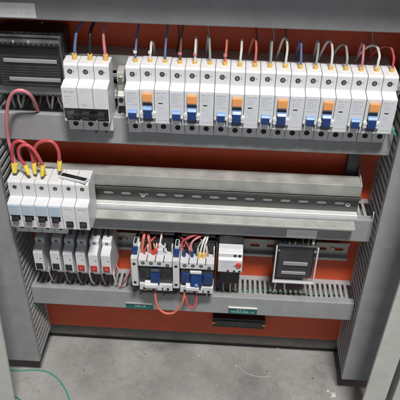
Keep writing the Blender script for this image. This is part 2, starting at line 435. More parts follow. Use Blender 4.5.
for i in range(6):
    a = p1 if i == 0 else copy_tree(p1)
    a.location = Vector((X0+54*i, 0, random.uniform(-.5, .5)))*S
    a.rotation_euler = (random.uniform(-.006, .006), random.uniform(-.004, .004), 0); a.location.y = random.uniform(-.0008, .0004)
    a['label'] = 'white single-pole breaker with blue toggle, %s of the six singles in the long top row' % ORD[i] if i in (0, 5) else 'white single-pole breaker with blue toggle, %s single from the left in the long top row' % ORD[i]
    b = p2 if i == 0 else copy_tree(p2)
    b.location = Vector((X0+54*i+18, 0, random.uniform(-.6, .6)))*S
    b.rotation_euler = (random.uniform(-.006, .006), random.uniform(-.004, .004), 0); b.location.y = random.uniform(-.0008, .0004)
    b['label'] = ('white double breaker with orange button and blue toggle, %s of the six orange-buttoned ones' % ORD[i]) if i in (0, 5) else ('white double breaker with orange button and blue toggle, %s orange-buttoned one from the left' % ORD[i])

# three-pole breaker
r = thing('circuit_breaker', (-86, 0, 0), 'wide white three-pole breaker with three black toggles at top left', 'circuit breaker')
breaker_parts(r, 3, profile=mcb_profile(yr=-36, ztop=9, yn=-77), w=19); YN = -77.
m = MB(); m.box(1.2, 55.8, YN-.6, YN+.2, -57, -40.5, 'black', .3); m.build('toggle_recess', r)
m = MB()
for k in range(3): m.prism([(YN+.4, -43), (YN-7, -45), (YN-8, -49), (YN-6, -52), (YN+.4, -53)], 19*k+5, 19*k+14, 'black', .5)
m.box(14, 47, YN-6.5, YN-3, -48.5, -45.8, 'black', .4)
m.build('toggle', r)
m = MB(); m.glyphs(3.5, 16, -19, 3.0, YN-.13, 'ink', 1); m.glyphs(3.5, 13, -25, 1.6, YN-.13, 'ink', .9); m.glyphs(3.5, 12, -29, 1.6, YN-.13, 'ink', .9); m.glyphs(3.5, 10, -33, 1.6, YN-.13, 'ink', .9)
m.glyphs(24, 31, -36, 3, YN-.13, 'ink', 1)
m.build('printed_mark', r)
m = MB()
for k in range(3): m.box(19*k+1.5, 19*k+4, YN-2, YN+.1, -58, -54.5, 'white', .4)
m.build('rib', r); YN = -75.

# end clamps on the rail between the three-pole breaker and the long row
def end_clamp(x, z, y, label, w=9):
    r = thing('end_clamp', (x, 0, z), label, 'end clamp')
    m = MB(); m.prism([(y, 22), (y-16, 20), (y-19, 8), (y-16, 5), (y-16, -6), (y-22, -10), (y-22, -24), (y, -30)], 0, w, 'zinc', .8); m.build('body', r)
    m = MB(); m.cyl((w/2, y-18, 13), (w/2, y-20.5, 13), 2.8, 'screw', 14, bev=.4); m.box(w/2-2, w/2+2, y-20.7, y-20.4, 12.7, 13.3, 'hole'); m.build('screw', r)
    m = MB(); m.cyl((w/2, y-21.5, -15), (w/2, y-23.2, -15), 3, 'hole', 14); m.build('slot', r)
    return r
end_clamp(-24, -27, -25, 'grey metal end clamp between the three-pole breaker and the long row')
end_clamp(XR-11, -30, -24, 'grey metal end clamp right of the long breaker row')
#end_clamp(-54.5, -192, -53, 'small metal clamp on the bare rail right of the lower breakers', 6)

# ------------------------------------------------------------------ second row: left breakers
Y2, N2 = -88., -103.
zs2 = -155.5
X2 = -171.
PW = 18.1
def prof2(low): return [(-55, zs2+10), (Y2+2, zs2+9.5), (Y2, zs2+7), (Y2, zs2-15), (N2, zs2-17), (N2, zs2-56), (Y2-2, zs2-58), (Y2-2, low), (-55, low)]
def make_old():
    r = thing('circuit_breaker', (0, 0, 0), '', 'circuit breaker', 'left breakers of the middle row')
    m = MB(); m.prism([(y, z-zs2) for y, z in prof2(zs2-75)], .25, PW-.25, 'white', .8); m.build('body', r)
    m = MB(); term(m, PW/2, Y2, 0, 2.8); m.build('terminal_screw', r)
    m = MB(); m.box(1.3, PW-1.3, N2-1.2, N2+.2, -35, -18.5, 'pale', .5); m.build('cover_tab', r)
    m = MB(); m.box(3.2, PW-2.6, N2-.5, N2+.2, -43, -35.6, 'black', .3); m.prism([(N2, -36.5), (N2-6, -38), (N2-6.5, -41.5), (N2, -42.5)], 5, PW-4.5, 'black', .5); m.build('toggle', r)
    m = MB(); m.box(1.2, 1.7, N2-.13, N2+.1, -55, -44.5, 'inkr')
    m.glyphs(3, 15, -46.5, 1.8, N2-.13, 'ink', .8); m.glyphs(3, 15, -50, 1.8, N2-.13, 'inkr', .5); m.glyphs(3, 15, -53.4, 1.6, N2-.13, 'ink', .8); m.build('printed_mark', r)
    m = MB(); m.cyl((PW/2, Y2-1.5, -66), (PW/2, Y2-2.3, -66), 2.6, 'hole', 14); m.build('lower_terminal', r)
    return r
po = make_old()
OL = ['leftmost of the four pale-fronted single breakers in the middle row', 'second from left of the four pale-fronted single breakers', 'third from left of the four pale-fronted single breakers', 'fourth pale-fronted single breaker, touching the double breaker beside it']
for i in range(4):
    a = po if i == 0 else copy_tree(po); a.location = Vector((X2+PW*i, 0, zs2))*S; a['label'] = OL[i]
r = thing('circuit_breaker', (X2+4*PW, 0, zs2), 'white double breaker with two square black toggles, right end of the middle breaker group', 'circuit breaker')
m = MB()
for k in range(2): m.prism([(y, z-zs2) for y, z in prof2(zs2-62)], PW*k+.25, PW*(k+1)-.25, 'white', .8)
m.build('body', r)
for k in range(2):
    m = MB(); term(m, PW*k+PW/2, Y2, 1, 2.8, 'brass'); m.build('terminal_screw', r)
    m = MB(); m.box(PW*k+4.2, PW*k+14, N2-.5, N2+.2, -51, -42, 'black', .3); m.prism([(N2, -43), (N2-5, -44), (N2-5.5, -48), (N2, -49)], PW*k+5.4, PW*k+12.8, 'black', .5); m.box(PW*k+4.6, PW*k+13.6, N2-1.5, N2, -53.4, -51.3, 'screw', .3); m.build('toggle', r)
    m = MB(); m.glyphs(PW*k+3.5, PW*k+15, -22, 2, N2-.13, 'inkr' if k else 'ink', 1); m.box(PW*k+4, PW*k+9, N2-.2, N2+.1, -34, -27, 'print_'); m.glyphs(PW*k+4, PW*k+14, -38, 1.2, N2-.13, 'ink', .7); m.build('printed_mark', r)
# marker strip lying on top of the double breaker
a, b = at(58.5, 172.5, -82), at(88, 179.5, -82)
r = thing('marker_strip', (a.x, -82, zs2+9.5), 'white strip with black slot lying on top of the double breaker', 'marker strip')
r.location.y = -.072; r.location.z += .0006; r.rotation_euler = (math.radians(-2), math.radians(0), math.radians(-17))
m = MB(); m.box(0, 39, -6, 4, 0, 3.6, 'white', .5); m.build('strip', r)
m = MB(); m.box(1.5, 38, -4.6, 2.4, 3.4, 4.3, 'black', .4); m.build('insert', r)

# ------------------------------------------------------------------ lower left fuse holders
def make_fuse(col):
    r = thing('relay_socket', (0, 0, 0), '', 'modular relay', 'narrow modules of the bottom row')
    W = 14.0
    m = MB()
    m.prism([(-9, 32), (-52, 32), (-54, 30), (-54, 22), (-68, 19), (-70, 16), (-70, -18), (-66, -20), (-52, -21), (-52, -38), (-9, -38)], 0, W, 'white', .8)
    m.build('body', r)
    m = MB(); m.cyl((W/2, -53.5, 26.5), (W/2, -54.4, 26.5), 2.3, 'hole', 14); m.cyl((W/2, -54.2, 26.5), (W/2, -54.7, 26.5), 1.3, 'screw', 10); m.build('terminal_screw', r)
    m = MB(); m.box(1.8, W-2, -71.2, -69.8, -15, -3.5, 'window_red' if col == 'red' else col, .5)
    if col == 'red': m.box(5, W-5.5, -71.5, -71, -10, -8, 'w_pink', .2)
    m.build('window', r)
    m = MB(); m.glyphs(3, 12, 16, 1.8, -70.13, 'ink', .7); m.box(9, 12, -70.3, -69.9, 6, 6.8, 'inkd'); m.build('printed_mark', r)
    return r
pb, pr = make_fuse('black'), make_fuse('red')
FL = ['leftmost narrow module of the bottom row, with a black window', 'narrow black-windowed module in the middle of the three', 'narrow black-windowed module touching the first red-windowed one',
      'narrow module with dull red window beside the black-windowed ones', 'narrow red-windowed module between two other red-windowed ones', 'rightmost narrow module, with the brightest red window']
fx = [-159.5, -130.5, -111.5, -92.3, -72.8, -53.5-8]
fz = -303
for i, x in enumerate([-160, -131, -112, -92.5, -73, -54.5]):
    src = pb if i < 3 else pr
    a = src if i in (0, 3) else copy_tree(src)
    x = at([35, 51.5, 64, 76.5, 89, 101.5][i], 262, -68).x
    a.location = Vector((x, 0, -303+random.uniform(-.6, .6)))*S; a['label'] = FL[i]
    # thin wire leaving each module below, and one above
    p = Vector((x+12.5, -52, -336))
    wire([p+Vector((0, 2, 6)), p+Vector((1, -1, -8)), p+Vector((3, 3, -26)), p+Vector((3, 22, -50)), p+Vector((4, 26, -60))], 1.1 if i != 3 else 1.5, 'w_grey' if i in (0, 1, 2, 4) else 'w_white',
         ('light grey' if i in (0, 1, 2, 4) else 'white')+' wire dropping from the '+['leftmost black-windowed module', 'middle black-windowed module', 'third black-windowed module', 'dull red-windowed module', 'middle red-windowed module', 'rightmost red-windowed module'][i], 'wire', 'wires below the narrow modules')
    wire([Vector((x+8, -44, -269)), Vector((x+8, -36, -254)), Vector((x+9, -18, -240)), Vector((x+10, -10, -226))], 2.0, 'w_black',
         'black wire rising behind the duct from the '+['leftmost black-windowed module', 'middle black-windowed module', 'third black-windowed module', 'dull red-windowed module', 'middle red-windowed module', 'rightmost red-windowed module'][i], 'wire', 'wires above the narrow modules')

# ------------------------------------------------------------------ contactors
def make_contactor(kind):
    r = thing('contactor', (0, 0, 0), '', 'contactor', 'contactors of the bottom row')
    # local: x 0..50, z 0 at rail centre (-308)
    m = MB()
    m.box(0, 50, -52, -9, -40, 40, 'black', 1.2)
    m.box(1, 49, -70, -52.2, -26, 9, 'dgrey', 1)
    m.build('base', r)
    m = MB()                                             # upper white terminal block with dividers
    m.box(0, 50, -74, -52.4, 9.5, 22, 'white2', .9)
    for x in (0, 12.2, 24.6, 37, 48): m.box(x, x+1.9, -60, -36, 22.2, 37, 'white2', .4)
    for x in (3.6, 15.8, 28.2, 40.4): m.box(x, x+6.5, -50, -38, 22.2, 33, 'screw', .8); m.box(x-.6, x+7.1, -37.9, -36.2, 26, 38, 'dgrey', .4)
    for x in (12.0, 24.4, 36.8): m.box(x+.3, x+1.5, -74.3, -62, 19, 22.3, 'black', .2)
    m.box(0, 50, -36, -30, 30, 42, 'white2', .6)
    m.build('upper_terminal_block', r)
    for k, x in enumerate((7, 19, 31, 43)):
        m = MB(); zz = 16 - (3 if k == 3 else 0); m.cyl((x, -73.5, zz), (x, -74.4, zz), 2.7, 'hole', 14); m.cyl((x, -74.2, zz+.3), (x, -74.7, zz+.3), 1.5, 'screw', 10); m.build('terminal_screw', r)
    m = MB(); m.box(0, 50, -73, -52.4, -40, -27.5, 'white2', .9)
    m.box(16, 34, -76, -73, -37, -29, 'white2', .5); m.build('lower_terminal_block', r)
    for k, x in enumerate((7, 22, 34, 43)):
        m = MB(); m.cyl((x, -72.6 if x not in (22,) else -75.6, -36), (x, -73.5 if x not in (22,) else -76.5, -36), 2.2, 'hole', 12); m.build('lower_terminal_screw', r)
    m = MB()
    if kind == 'blue':
        m.box(2, 15, -75, -70, -19, -1, 'blue', 1.2); m.box(34, 48, -75, -70, -19, -1, 'blue', 1.2)
        m.prism([(-70, 4), (-76, 2), (-82, -12), (-82, -20), (-70, -22)], 16, 33, 'blue', 1.4)
        m.box(15, 32, -78, -74, 3.2, 7.5, 'white2', .6)
        m.cyl((25, -81, -15), (25, -83.5, -15), 3, 'lblue', 14, bev=.5)
    else:
        m.box(3, 17, -72, -70, -16, 2, 'black', .8); m.box(33, 47, -72, -70, -16, 2, 'black', .8)
        m.prism([(-70, 3), (-76, 1), (-80, -10), (-80, -18), (-70, -20)], 18, 32, 'blue', 1.2)
        m.box(4, 46, -71.3, -70, -9, -6.5, 'dgrey', .3)
        m.box(19, 31, -78, -74, 2, 6, 'dgrey', .6)
    m.build('actuator', r)
    m = MB(); m.prism([(-74, -18), (-83, -20), (-83, -26), (-74, -24)], 9, 29, 'white', .6); m.build('name_tab', r)
    # side auxiliary block
    s = MB(); s.box(-10.5, -.8, -77, -12, -29, 27, 'white2', 1); s.box(-9.8, -1.6, -70, -58, 27.1, 34, 'blue', .8); s.box(-9, -2.4, -57.8, -40, 27.1, 38, 'white2', .8); s.box(-7.5, -3.8, -57, -44, 38.1, 39, 'hole'); s.build('side_block', r)
    m = MB()
    for z in (16, -21): m.cyl((-5.6, -76.6, z), (-5.6, -77.5, z), 2.3, 'hole', 12); m.box(-8, -3.5, -77.4, -76.8, z-.3, z+.3, 'inkd')
    m.build('side_terminal', r)
    m = MB(); m.cyl((7.5, -66, -46), (7.5, -66, -40), 2.2, 'brass', 12); m.build('coil_terminal', r)
    return r
c1 = make_contactor('black'); c1.location = Vector((-5.5, 0, -308))*S; c1['label'] = 'left contactor with black front and red wires into its top'
c2 = make_contactor('blue'); c2.location = Vector((56, 0, -309))*S; c2['label'] = 'right contactor with large blue front and pink and white wires'

def pxwire(pts, r, col, label, ferr=None, group=None, ydefault=-70):
    return wire([at(*p) if len(p) == 3 else at(p[0], p[1], ydefault) for p in pts], r, col, label, 'wire', group, ferr=ferr)
def fer(px, py, y, dx=0, dz=-9, rr=2.4, col='yellow2'):
    p = at(px, py, y); return (p+Vector((dx, 0, dz)), p, rr, col)
pxwire([(142, 256, -58), (142.5, 246, -56), (144, 236, -50), (146, 230, -30), (148, 226, -15)], 2.3, 'w_salmon', 'thick salmon wire entering the first top terminal of the left contactor')
pxwire([(150.5, 256, -58), (150, 246, -56), (148.5, 237, -50), (149, 231, -30), (152, 226, -15)], 2.3, 'w_salmon', 'thick salmon wire entering the second top terminal of the left contactor')
pxwire([(155, 252, -58), (154, 244, -52), (152, 238, -42), (150, 232, -25)], 1.1, 'w_cream', 'thin cream wire beside the white plug on the left contactor', ferr=[(at(153, 254, -60), at(156.5, 249, -60), 3.6, 'red')])
r = thing('wire_plug', at(160.5, 252, -58), 'white ribbed plug standing in the left contactor top', 'wire plug')
m = MB(); m.box(-3.4, 3.4, -4, 4, -6, 7, 'white', 1); m.prism([(3, 7), (-3, 7), (-1.6, 16), (1.6, 16)], -2.2, 2.2, 'white', .8)
for z in (-3, 0, 3, 6): m.box(-3.9, 3.9, -4.4, 4.4, z, z+1.3, 'white', .4)
m.build('housing', r)
m = MB(); m.tube([(0, 0, 15), (.5, 4, 22), (2, 20, 30)], 1.2, 'w_white'); m.build('lead', r)
fb = lambda px, py: (at(px, py+5, -60), at(px, py-2, -60), 3.0, 'blue')
pxwire([(183.5, 252, -60), (182, 246, -58), (183, 241, -56), (190, 237, -54), (199, 234.5, -45), (207, 232, -30)], 1.7, 'w_red', 'red wire bending over to the first top terminal of the right contactor', ferr=[fb(184, 253)])
pxwire([(192, 252, -60), (191, 246, -58), (193, 241, -55), (199, 237, -50), (206, 234, -36), (209, 231, -25)], 1.7, 'w_pink', 'pink wire curving into the second top terminal of the right contactor', ferr=[fb(192, 253)])
pxwire([(184, 247, -52), (187, 240, -50), (196, 235, -44), (204, 233.5, -34)], 1.5, 'w_pink', 'pink wire crossing above the right contactor, behind the red one')
pxwire([(200, 254, -60), (202, 246, -57), (205, 238, -50), (208, 231, -30)], 1.5, 'w_white', 'white wire, left one of the two entering the right contactor', ferr=[(at(199, 259, -62), at(200.5, 253, -60), 2.6, 'yellow')])
pxwire([(203.5, 254, -60), (205, 246, -57), (207.5, 238, -50), (209.5, 231, -30)], 1.5, 'w_white', 'white wire, right one of the two entering the right contactor', ferr=[(at(203.5, 259, -62), at(204, 253, -60), 2.6, 'yellow')])
pxwire([(155, 288, -66), (155.5, 297, -74), (158, 307, -78), (165, 313, -80), (174, 312.5, -80), (181, 305, -78), (184.3, 296, -74), (184.5, 289, -66)], 1.75, 'w_salmon', 'salmon wire sagging in a loop between the two contactors')
pxwire([(186, 289, -66), (186, 298, -74), (188, 305, -78), (192, 307.5, -80), (196, 303, -76), (196.5, 294, -70), (196, 288, -64)], 1.75, 'w_red', 'short red wire loop hanging under the right contactor')
pxwire([(117, 290, -45), (124, 283, -52), (129, 274, -55), (133, 266, -50)], 1.0, 'w_red', 'thin dark red wire running up to the left side of the left contactor')
pxwire([(114, 275, -44), (118, 270, -48), (116, 264, -40)], .9, 'w_pink', 'small pink wire end beside the rightmost red-windowed module')
pxwire([(213, 234, -20), (217, 242, -40), (216, 262, -55), (214, 284, -45)], 1.0, 'w_brown', 'thin brown wire running down between right contactor and overload relay')
for i, q in enumerate((137, 177, 169)):
    pxwire([(q, 250, -40), (q-1, 240, -34), (q+2, 230, -20)], 1.6, 'w_black', ['black wire rising at the left edge of the left contactor', 'black wire rising at the left edge of the right contactor', 'black wire rising at the right edge of the left contactor'][i])

for i, (pts, rr, col, lb) in enumerate((
    ([(139, 254, -58), (138.5, 246, -54), (139, 238, -40), (141, 230, -18)], 1.3, 'w_white', 'thin white wire at the far left of the left contactor top'),
    ([(146.5, 254, -56), (146, 246, -50), (144, 239, -38), (142, 230, -18)], 1.6, 'w_black', 'black wire between the two thick salmon wires'),
    ([(165, 256, -56), (166, 247, -50), (168, 238, -34), (167, 230, -14)], 1.6, 'w_grey', 'grey wire right of the white plug on the left contactor'),
    ([(170, 260, -50), (171, 250, -46), (172, 240, -30), (172, 230, -12)], 1.5, 'w_black', 'black wire passing between the two contactors'),
    ([(196, 254, -56), (196, 247, -52), (193, 240, -40), (190, 231, -18)], 1.4, 'w_black', 'black wire behind the pink wires of the right contactor'),
    ([(180, 254, -54), (179, 246, -50), (178, 238, -34), (179, 230, -14)], 1.4, 'w_brown', 'brown wire at the left of the right contactor top'),
    ([(211, 258, -48), (212, 248, -46), (211, 240, -32), (212, 231, -12)], 1.5, 'w_black', 'black wire at the right end of the right contactor top'),
    ([(144, 257, -62), (145, 250, -60), (149, 243, -54), (155, 237, -44), (160, 231, -20)], 1.4, 'w_red', 'red wire slanting across the salmon ones at the left contactor'),
    ([(151, 257, -62), (155, 250, -60), (160, 242, -54), (163, 235, -40), (164, 230, -18)], 1.3, 'w_salmon', 'slim salmon wire behind the white plug'),
    ([(168, 258, -60), (166, 250, -58), (160, 243, -50), (156, 236, -34)], 1.2, 'w_white', 'thin white wire leaning left behind the white plug'),
    ([(190, 254, -60), (188, 246, -58), (184, 240, -52), (178, 235, -36)], 1.3, 'w_red', 'dark red wire leaning left above the right contactor'),
    ([(208, 256, -58), (207, 249, -56), (203, 242, -48), (197, 236, -38), (190, 233, -24)], 1.3, 'w_pink', 'slim pink wire from the right end of the right contactor leaning left'),
    ([(197, 255, -60), (198, 248, -58), (203, 240, -50), (211, 234, -30)], 1.2, 'w_grey', 'grey wire beside the two white wires of the right contactor'),
    ([(142, 287, -62), (141, 292, -58), (140, 297, -40)], 1.3, 'w_black', 'short black wire under the left end of the left contactor'),
    ([(163, 288, -62), (164, 293, -58), (163, 298, -40)], 1.3, 'w_black', 'short black wire under the right half of the left contactor'),
    ([(206, 290, -62), (207, 295, -58), (206, 299, -40)], 1.3, 'w_grey', 'short grey wire under the right end of the right contactor'),
    ([(224, 271, -55), (224, 279, -52), (223, 288, -48), (224, 296, -30)], 1.5, 'w_blue', 'blue wire running down from the relay with the red button'),
    ([(231, 272, -55), (231, 280, -52), (230, 288, -48), (231, 296, -30)], 1.3, 'w_cream', 'cream wire running down from the relay with the red button'),
    ([(238, 273, -55), (238, 281, -52), (237, 288, -48), (238, 296, -30)], 1.5, 'w_black', 'black wire running down from the relay with the red button'))):
    pxwire(pts, rr, col, lb)

# overload relay with red button
a = at(218.5, 254, -74); W = at(243, 254, -74).x-a.x
r = thing('overload_relay', (a.x, 0, -308), 'white relay with round red button beside the right contactor', 'overload relay')
m = MB(); m.box(0, W, -56, -9, -8, 58, 'black', 1.2); m.box(2, W-2, -56, -9, -34, -8.2, 'black', 1); m.build('base', r)
m = MB(); m.prism([(-56.2, 46), (-68, 47), (-76, 44), (-76, 37), (-80, 35), (-80, 12), (-76, 10), (-56.2, 10)], 0, W, 'white', .9); m.build('front', r)
m = MB(); m.cyl((W-5.5, -79.5, 27), (W-5.5, -82.5, 27), 4.2, 'red', 20, bev=.6); m.build('button', r)
for x in (W-11, W-4.5):
    m = MB(); m.cyl((x, -75.6, 40.5), (x, -76.5, 40.5), 2.2, 'hole', 12); m.build('terminal', r)
for x in (13, 22, 30):
    m = MB(); m.box(x, x+3.2, -80.4, -79.8, 13.2, 15.8, 'hole'); m.build('slot', r)
m = MB(); m.box(1.5, W-12, -80.2, -79.7, 31, 31.5, 'ink'); m.glyphs(3, 18, 27, 1.6, -80.13, 'ink', .6); m.glyphs(3, 14, 22, 1.6, -80.13, 'ink', .6)
m.box(22, 25, -80.3, -79.8, 24, 25, 'inkd'); m.build('printed_mark', r)
for i, (q, col, nm) in enumerate(((222, 'w_black', 'black'), (238, 'w_grey', 'grey'), (242, 'w_blue', 'dark blue'))):
    pxwire([(q, 250, -50), (q, 243, -46), (q+1, 235, -25), (q+1, 229, -10)], 1.2, col, nm+' wire rising above the relay with the red button')

# ------------------------------------------------------------------ clear covered terminal blocks
def terminal_block(x0, x1, z0, z1, yd, bars, label, big=False):
    W = x1-x0; H = z1-z0
    r = thing('terminal_block', (x0, 0, z0), label, 'terminal block', 'clear covered terminal blocks')
    m = MB(); m.box(2, W-2, -yd+16, -8, 2, H-2, 'black', 1)
    m.box(6, W-6, -yd+6, -yd+16, H*.10, H*.9, 'dgrey', .8)
    nz = int(H*.7/3.4)
    for k in range(nz): m.box(7.5, W-7.5, -yd+5.2, -yd+6.2, H*.16+k*3.4, H*.16+k*3.4+1.5, 'lam', .3)
    n = int(W/7.5)
    for k in range(n): m.box(4+k*(W-8)/n, 5+k*(W-8)/n, -yd+9, -yd+18, H*.86, H-1, 'black', .2); m.box(4+k*(W-8)/n, 5+k*(W-8)/n, -yd+9, -yd+18, 1, H*.14, 'black', .2)
    m.build('base', r)
    for (zb, hb, a, b) in bars:
        m = MB(); m.box(W*a, W*b, -yd+3.4, -yd+5.8, H*zb-hb/2, H*zb+hb/2, 'white2', .5); m.build('busbar', r)
    m = MB(); m.box(3, W-3, -yd-.2, -yd+1.2, 3, H-3, 'clear', .4)
    m.box(3, W-3, -yd+1.3, -yd+14, H-4.2, H-3, 'clear'); m.build('clear_cover', r)
    m = MB()
    for a, b in ((.2, 2.4), (W-2.4, W-.2)): m.box(a, b, -yd-1, -yd+3, 1, H-1, 'dgrey' if big else 'white', .5)
    m.box(0, W, -yd-1.5, -yd+3.5, 2, 5.2, 'dgrey' if big else 'white', .5); m.box(0, W, -yd+1, -yd+4, H-2.2, H, 'dgrey', .5); m.build('cover_frame', r)
    if big:
        for za, zb in ((1, 11), (H-12, H-1)):
            m = MB(); m.prism([(-yd-3, za+2), (-yd-3, zb-5), (-yd+8, zb), (-yd+8, za)], 1, W-1, 'dgrey', .6)
            for k in range(14): m.box(3+k*6.1, 6.4+k*6.1, -yd-3.8, -yd-2.8, za+3, zb-6, 'black', .3)
            for k in range(3):
                if za > 5: m.box(14+k*18, 15.2+k*18, -yd-3.3, -yd-2.4, zb-6.5, zb-3, 'white2', .2)
            m.build('ribbed_strip', r)
    m = MB()
    for a in (5, W-5): m.cyl((a, -yd-1.4, H-8), (a, -yd+1, H-8), 2, 'screw', 12, bev=.3)
    m.build('cover_screw', r)
    return r
terminal_block(194, 256, -332, -258, 60, [(.50, 6, .22, .80), (.25, 5, .20, .78)], 'small smoked-cover terminal block on the bottom row, right of the relay')
terminal_block(-172, -84, -36, 42, 60, [(.58, 4.5, .16, .90), (.27, 4.5, .2, .92)], 'large smoked-cover terminal block at the top left corner', True)
for i, q in enumerate((289, 295, 302, 308)):
    pxwire([(q, 247, -44), (q+.6, 242, -44), (q+1.8, 238, -36), (q+2, 233, -16)], 1.5, 'w_cream', 'cream wire into the small smoked terminal block, %s of four' % ['leftmost', 'second from left', 'third from left', 'rightmost'][i], group='cream wires above the small terminal block')
pxwire([(313, 247, -44), (313.5, 242, -46), (314, 237, -36)], 2.2, 'w_white', 'thick white wire at the right end of the cream wires')
pxwire([(276, 281, -52), (274.5, 288, -48), (272, 296, -30)], 1.2, 'w_white', 'white wire below the left corner of the small smoked terminal block')
pxwire([(285, 281, -52), (284.5, 288, -48), (286, 296, -30)], 1.3, 'w_white', 'white wire below the smoked terminal block, nearer its middle')
for i, (q, col, nm) in enumerate(((12, 'w_grey', 'grey'), (18, 'w_white', 'off-white'), (24, 'w_grey', 'grey'), (33, 'w_grey', 'grey'), (41, 'w_brown', 'brown'), (47, 'w_grey', 'grey'), (53, 'w_white', 'white'), (58, 'w_white', 'white'), (61, 'w_white', 'white'))):
    dq = [3, 3, -2, 1, -2, 3, -1, 4, 5][i]
    pxwire([(q, 93, -50), (q+dq*.2, 100, -50), (q+dq, 107, -42), (q+dq*1.3, 116, -25)], 1.4, col,
           nm+' wire below the large smoked terminal block, '+['leftmost', 'second from left', 'third from left', 'fourth from left', 'fifth from left', 'sixth from left', 'seventh from left', 'second nearest the three-pole breaker', 'nearest the three-pole breaker'][i], group='wires below the large terminal block')
for i, q in enumerate((10, 24, 41)):
    pxwire([(q, 44, -46), (q, 38, -44), (q+1, 30, -25), (q+1, 22, -8)], 1.5, ['w_red', 'w_black', 'w_cream'][i], ['dark red', 'black', 'cream'][i]+' wire rising above the large smoked terminal block', group='wires above the large terminal block')

# ------------------------------------------------------------------ wires of the top row
cols = ['w_blue', 'w_white', 'w_blue', 'w_brown', 'w_white', 'w_grey', 'w_salmon', 'w_white', 'w_salmon', 'w_grey', 'w_white', 'w_blue', 'w_grey', 'w_white', 'w_grey', 'w_pink', 'w_white', 'w_red']
cnm = {'w_blue': 'blue', 'w_white': 'white', 'w_brown': 'brown', 'w_grey': 'grey', 'w_salmon': 'salmon', 'w_pink': 'pink', 'w_red': 'red'}
peak = [42, 42, 38, 39, 38, 36, 38, 40, 39, 40, 39, 42, 41, 42, 45, 43, 46, 47]
back = [0, .5, 0, 0, 0, -5, 0, 0, -8, 0, -9, -2, 0, -10, -12, 0, -20, -22]
pole = []
for i in range(6):
    o_ = ORD[i] if i in (0, 5) else ORD[i]+'-from-left'
    pole += ['the %s single breaker' % o_, 'the left pole of the %s orange-button breaker' % o_, 'the right pole of the %s orange-button breaker' % o_]
for k in range(18):
    x = X0+18*k+11; px = 134+15.15*k
    top = at(px, peak[k], -36).z
    tilt = random.uniform(-1.2, 1.4)
    b = back[k]
    pts = [(x, -48, 10), (x+tilt*.3, -47, 22), (x+tilt, -44, top-8), (x+tilt+b*.18, -38, top), (x+tilt+b*.5, -29, top-3), (x+tilt+b*.8, -20, 22), (x+tilt+b, -13, 6), (x+b, -12, -12)]
    if k in (0, 2, 3): pts = [(x, -48, 10), (x+tilt*.3, -47, 22), (x+tilt, -43, top-6), (x+1, -35, top+6), (x+2, -22, top+16), (x+3, -10, top+30)]
    ob = wire(pts, 1.5, cols[k], '%s wire rising from %s' % (cnm[cols[k]], pole[k]), 'wire', 'wires above the long breaker row',
              ferr=[((x, -48, 8), (x, -47.7, 14.8), 2.7, 'yellow')])
    if k in (0, 1, 3, 4, 6):
        m = MB(-Vector(pts[0])); m.cyl((x-.1, -47.4, 21), (x-.1, -47, 24), 2.3, 'w_white' if k in (0, 1) else 'w_pink', 12); m.build('marker_sleeve', ob)
for j, (k, col, nm) in enumerate(((0, 'w_blue', 'blue'), (1, 'w_black', 'black'), (2, 'w_pink', 'pink'))):
    x = -86+19*k+13.5; sx = [3, 1, -2][j]
    wire([(x, -48, 10), (x+sx*.4, -47, 24), (x+sx, -42, 38), (x+sx*1.4, -34, 44), (x+sx*3, -22, 50), (x+sx*4, -10, 62)], 1.9, col, nm+' wire into the top of the wide three-pole breaker', 'wire', 'wires above the three-pole breaker',
         ferr=[((x, -48, 8), (x, -47.6, 18), 2.9, 'yellow')])
# thin wires hanging behind from the top duct
for i, (q, y0, y1) in enumerate(((178, 22, 52), (208, 24, 56), (256, 26, 58), (273, 26, 50), (285.5, 26, 60), (372, 28, 52))):
    pxwire([(q, y0, -10), (q+1, (y0+y1)/2, -9), (q-1, y1, -8), (q, y1+25, -6)], .9, 'w_grey' if i % 2 else 'w_black', '%s thin wire hanging before the orange plate above the long breaker row' % ['first', 'second', 'third', 'fourth', 'fifth', 'last'][i], group='thin wires hanging from the top duct')
# stubs under the three-pole breaker and under the long row
for i, q in enumerate((82, 96, 106)):
    pxwire([(q, 121, -48), (q, 128, -56), (q+1, 136, -46), (q+1, 142, -10)][:3], 1.5, ['w_blue', 'w_black', 'w_black'][i], ['dark blue wire under the left pole of the three-pole breaker', 'black wire under the middle pole of the three-pole breaker', 'black wire under the right pole of the three-pole breaker'][i])

# ------------------------------------------------------------------ red jumpers of the middle row
YJ = -74
def jumper(pts, label, f0, f1, r=2.35, col='w_red', yj=YJ):
    fs = []
    for q in (f0, f1):
        if q: a_ = at(q[0], q[1]+5.5, yj-3); b_ = at(q[2], q[3], yj); fs.append((a_, b_, 3.0, 'yellow2'))
    return pxwire([(a, b, c if len(q3) else yj) for (a, b, *q3) in pts for c in (q3 or [yj])], r, col, label, ferr=fs, group='red jumpers of the middle breakers')
jumper([(38.5, 116, -35), (37, 108, -54), (31, 96, -70), (22, 90.5, -76), (13, 93, -76), (8, 104, -74), (6.5, 122, -72), (8.5, 140, -70), (12.5, 154, -72), (16, 166, YJ)], 'long red wire arching from the duct down to the leftmost middle breaker', (15, 167, 16, 163), None, 2.3, 'w_pink')
jumper([(13.5, 166), (12, 152), (13.5, 144), (19, 141), (26, 144), (31, 152), (34, 166)], 'red jumper looping from the first to the third middle breaker', (14, 167, 13.5, 163), (35, 168, 34, 163))
jumper([(27, 168, -80), (20, 158, -80), (18.5, 150, -80), (22, 145.5, -80), (29, 146, -80), (36, 153, -80), (43, 166, -80)], 'red jumper crossing in front of the others, from the second middle breaker', (29, 169, 25, 165), (42, 170, 43, 165), yj=-80)
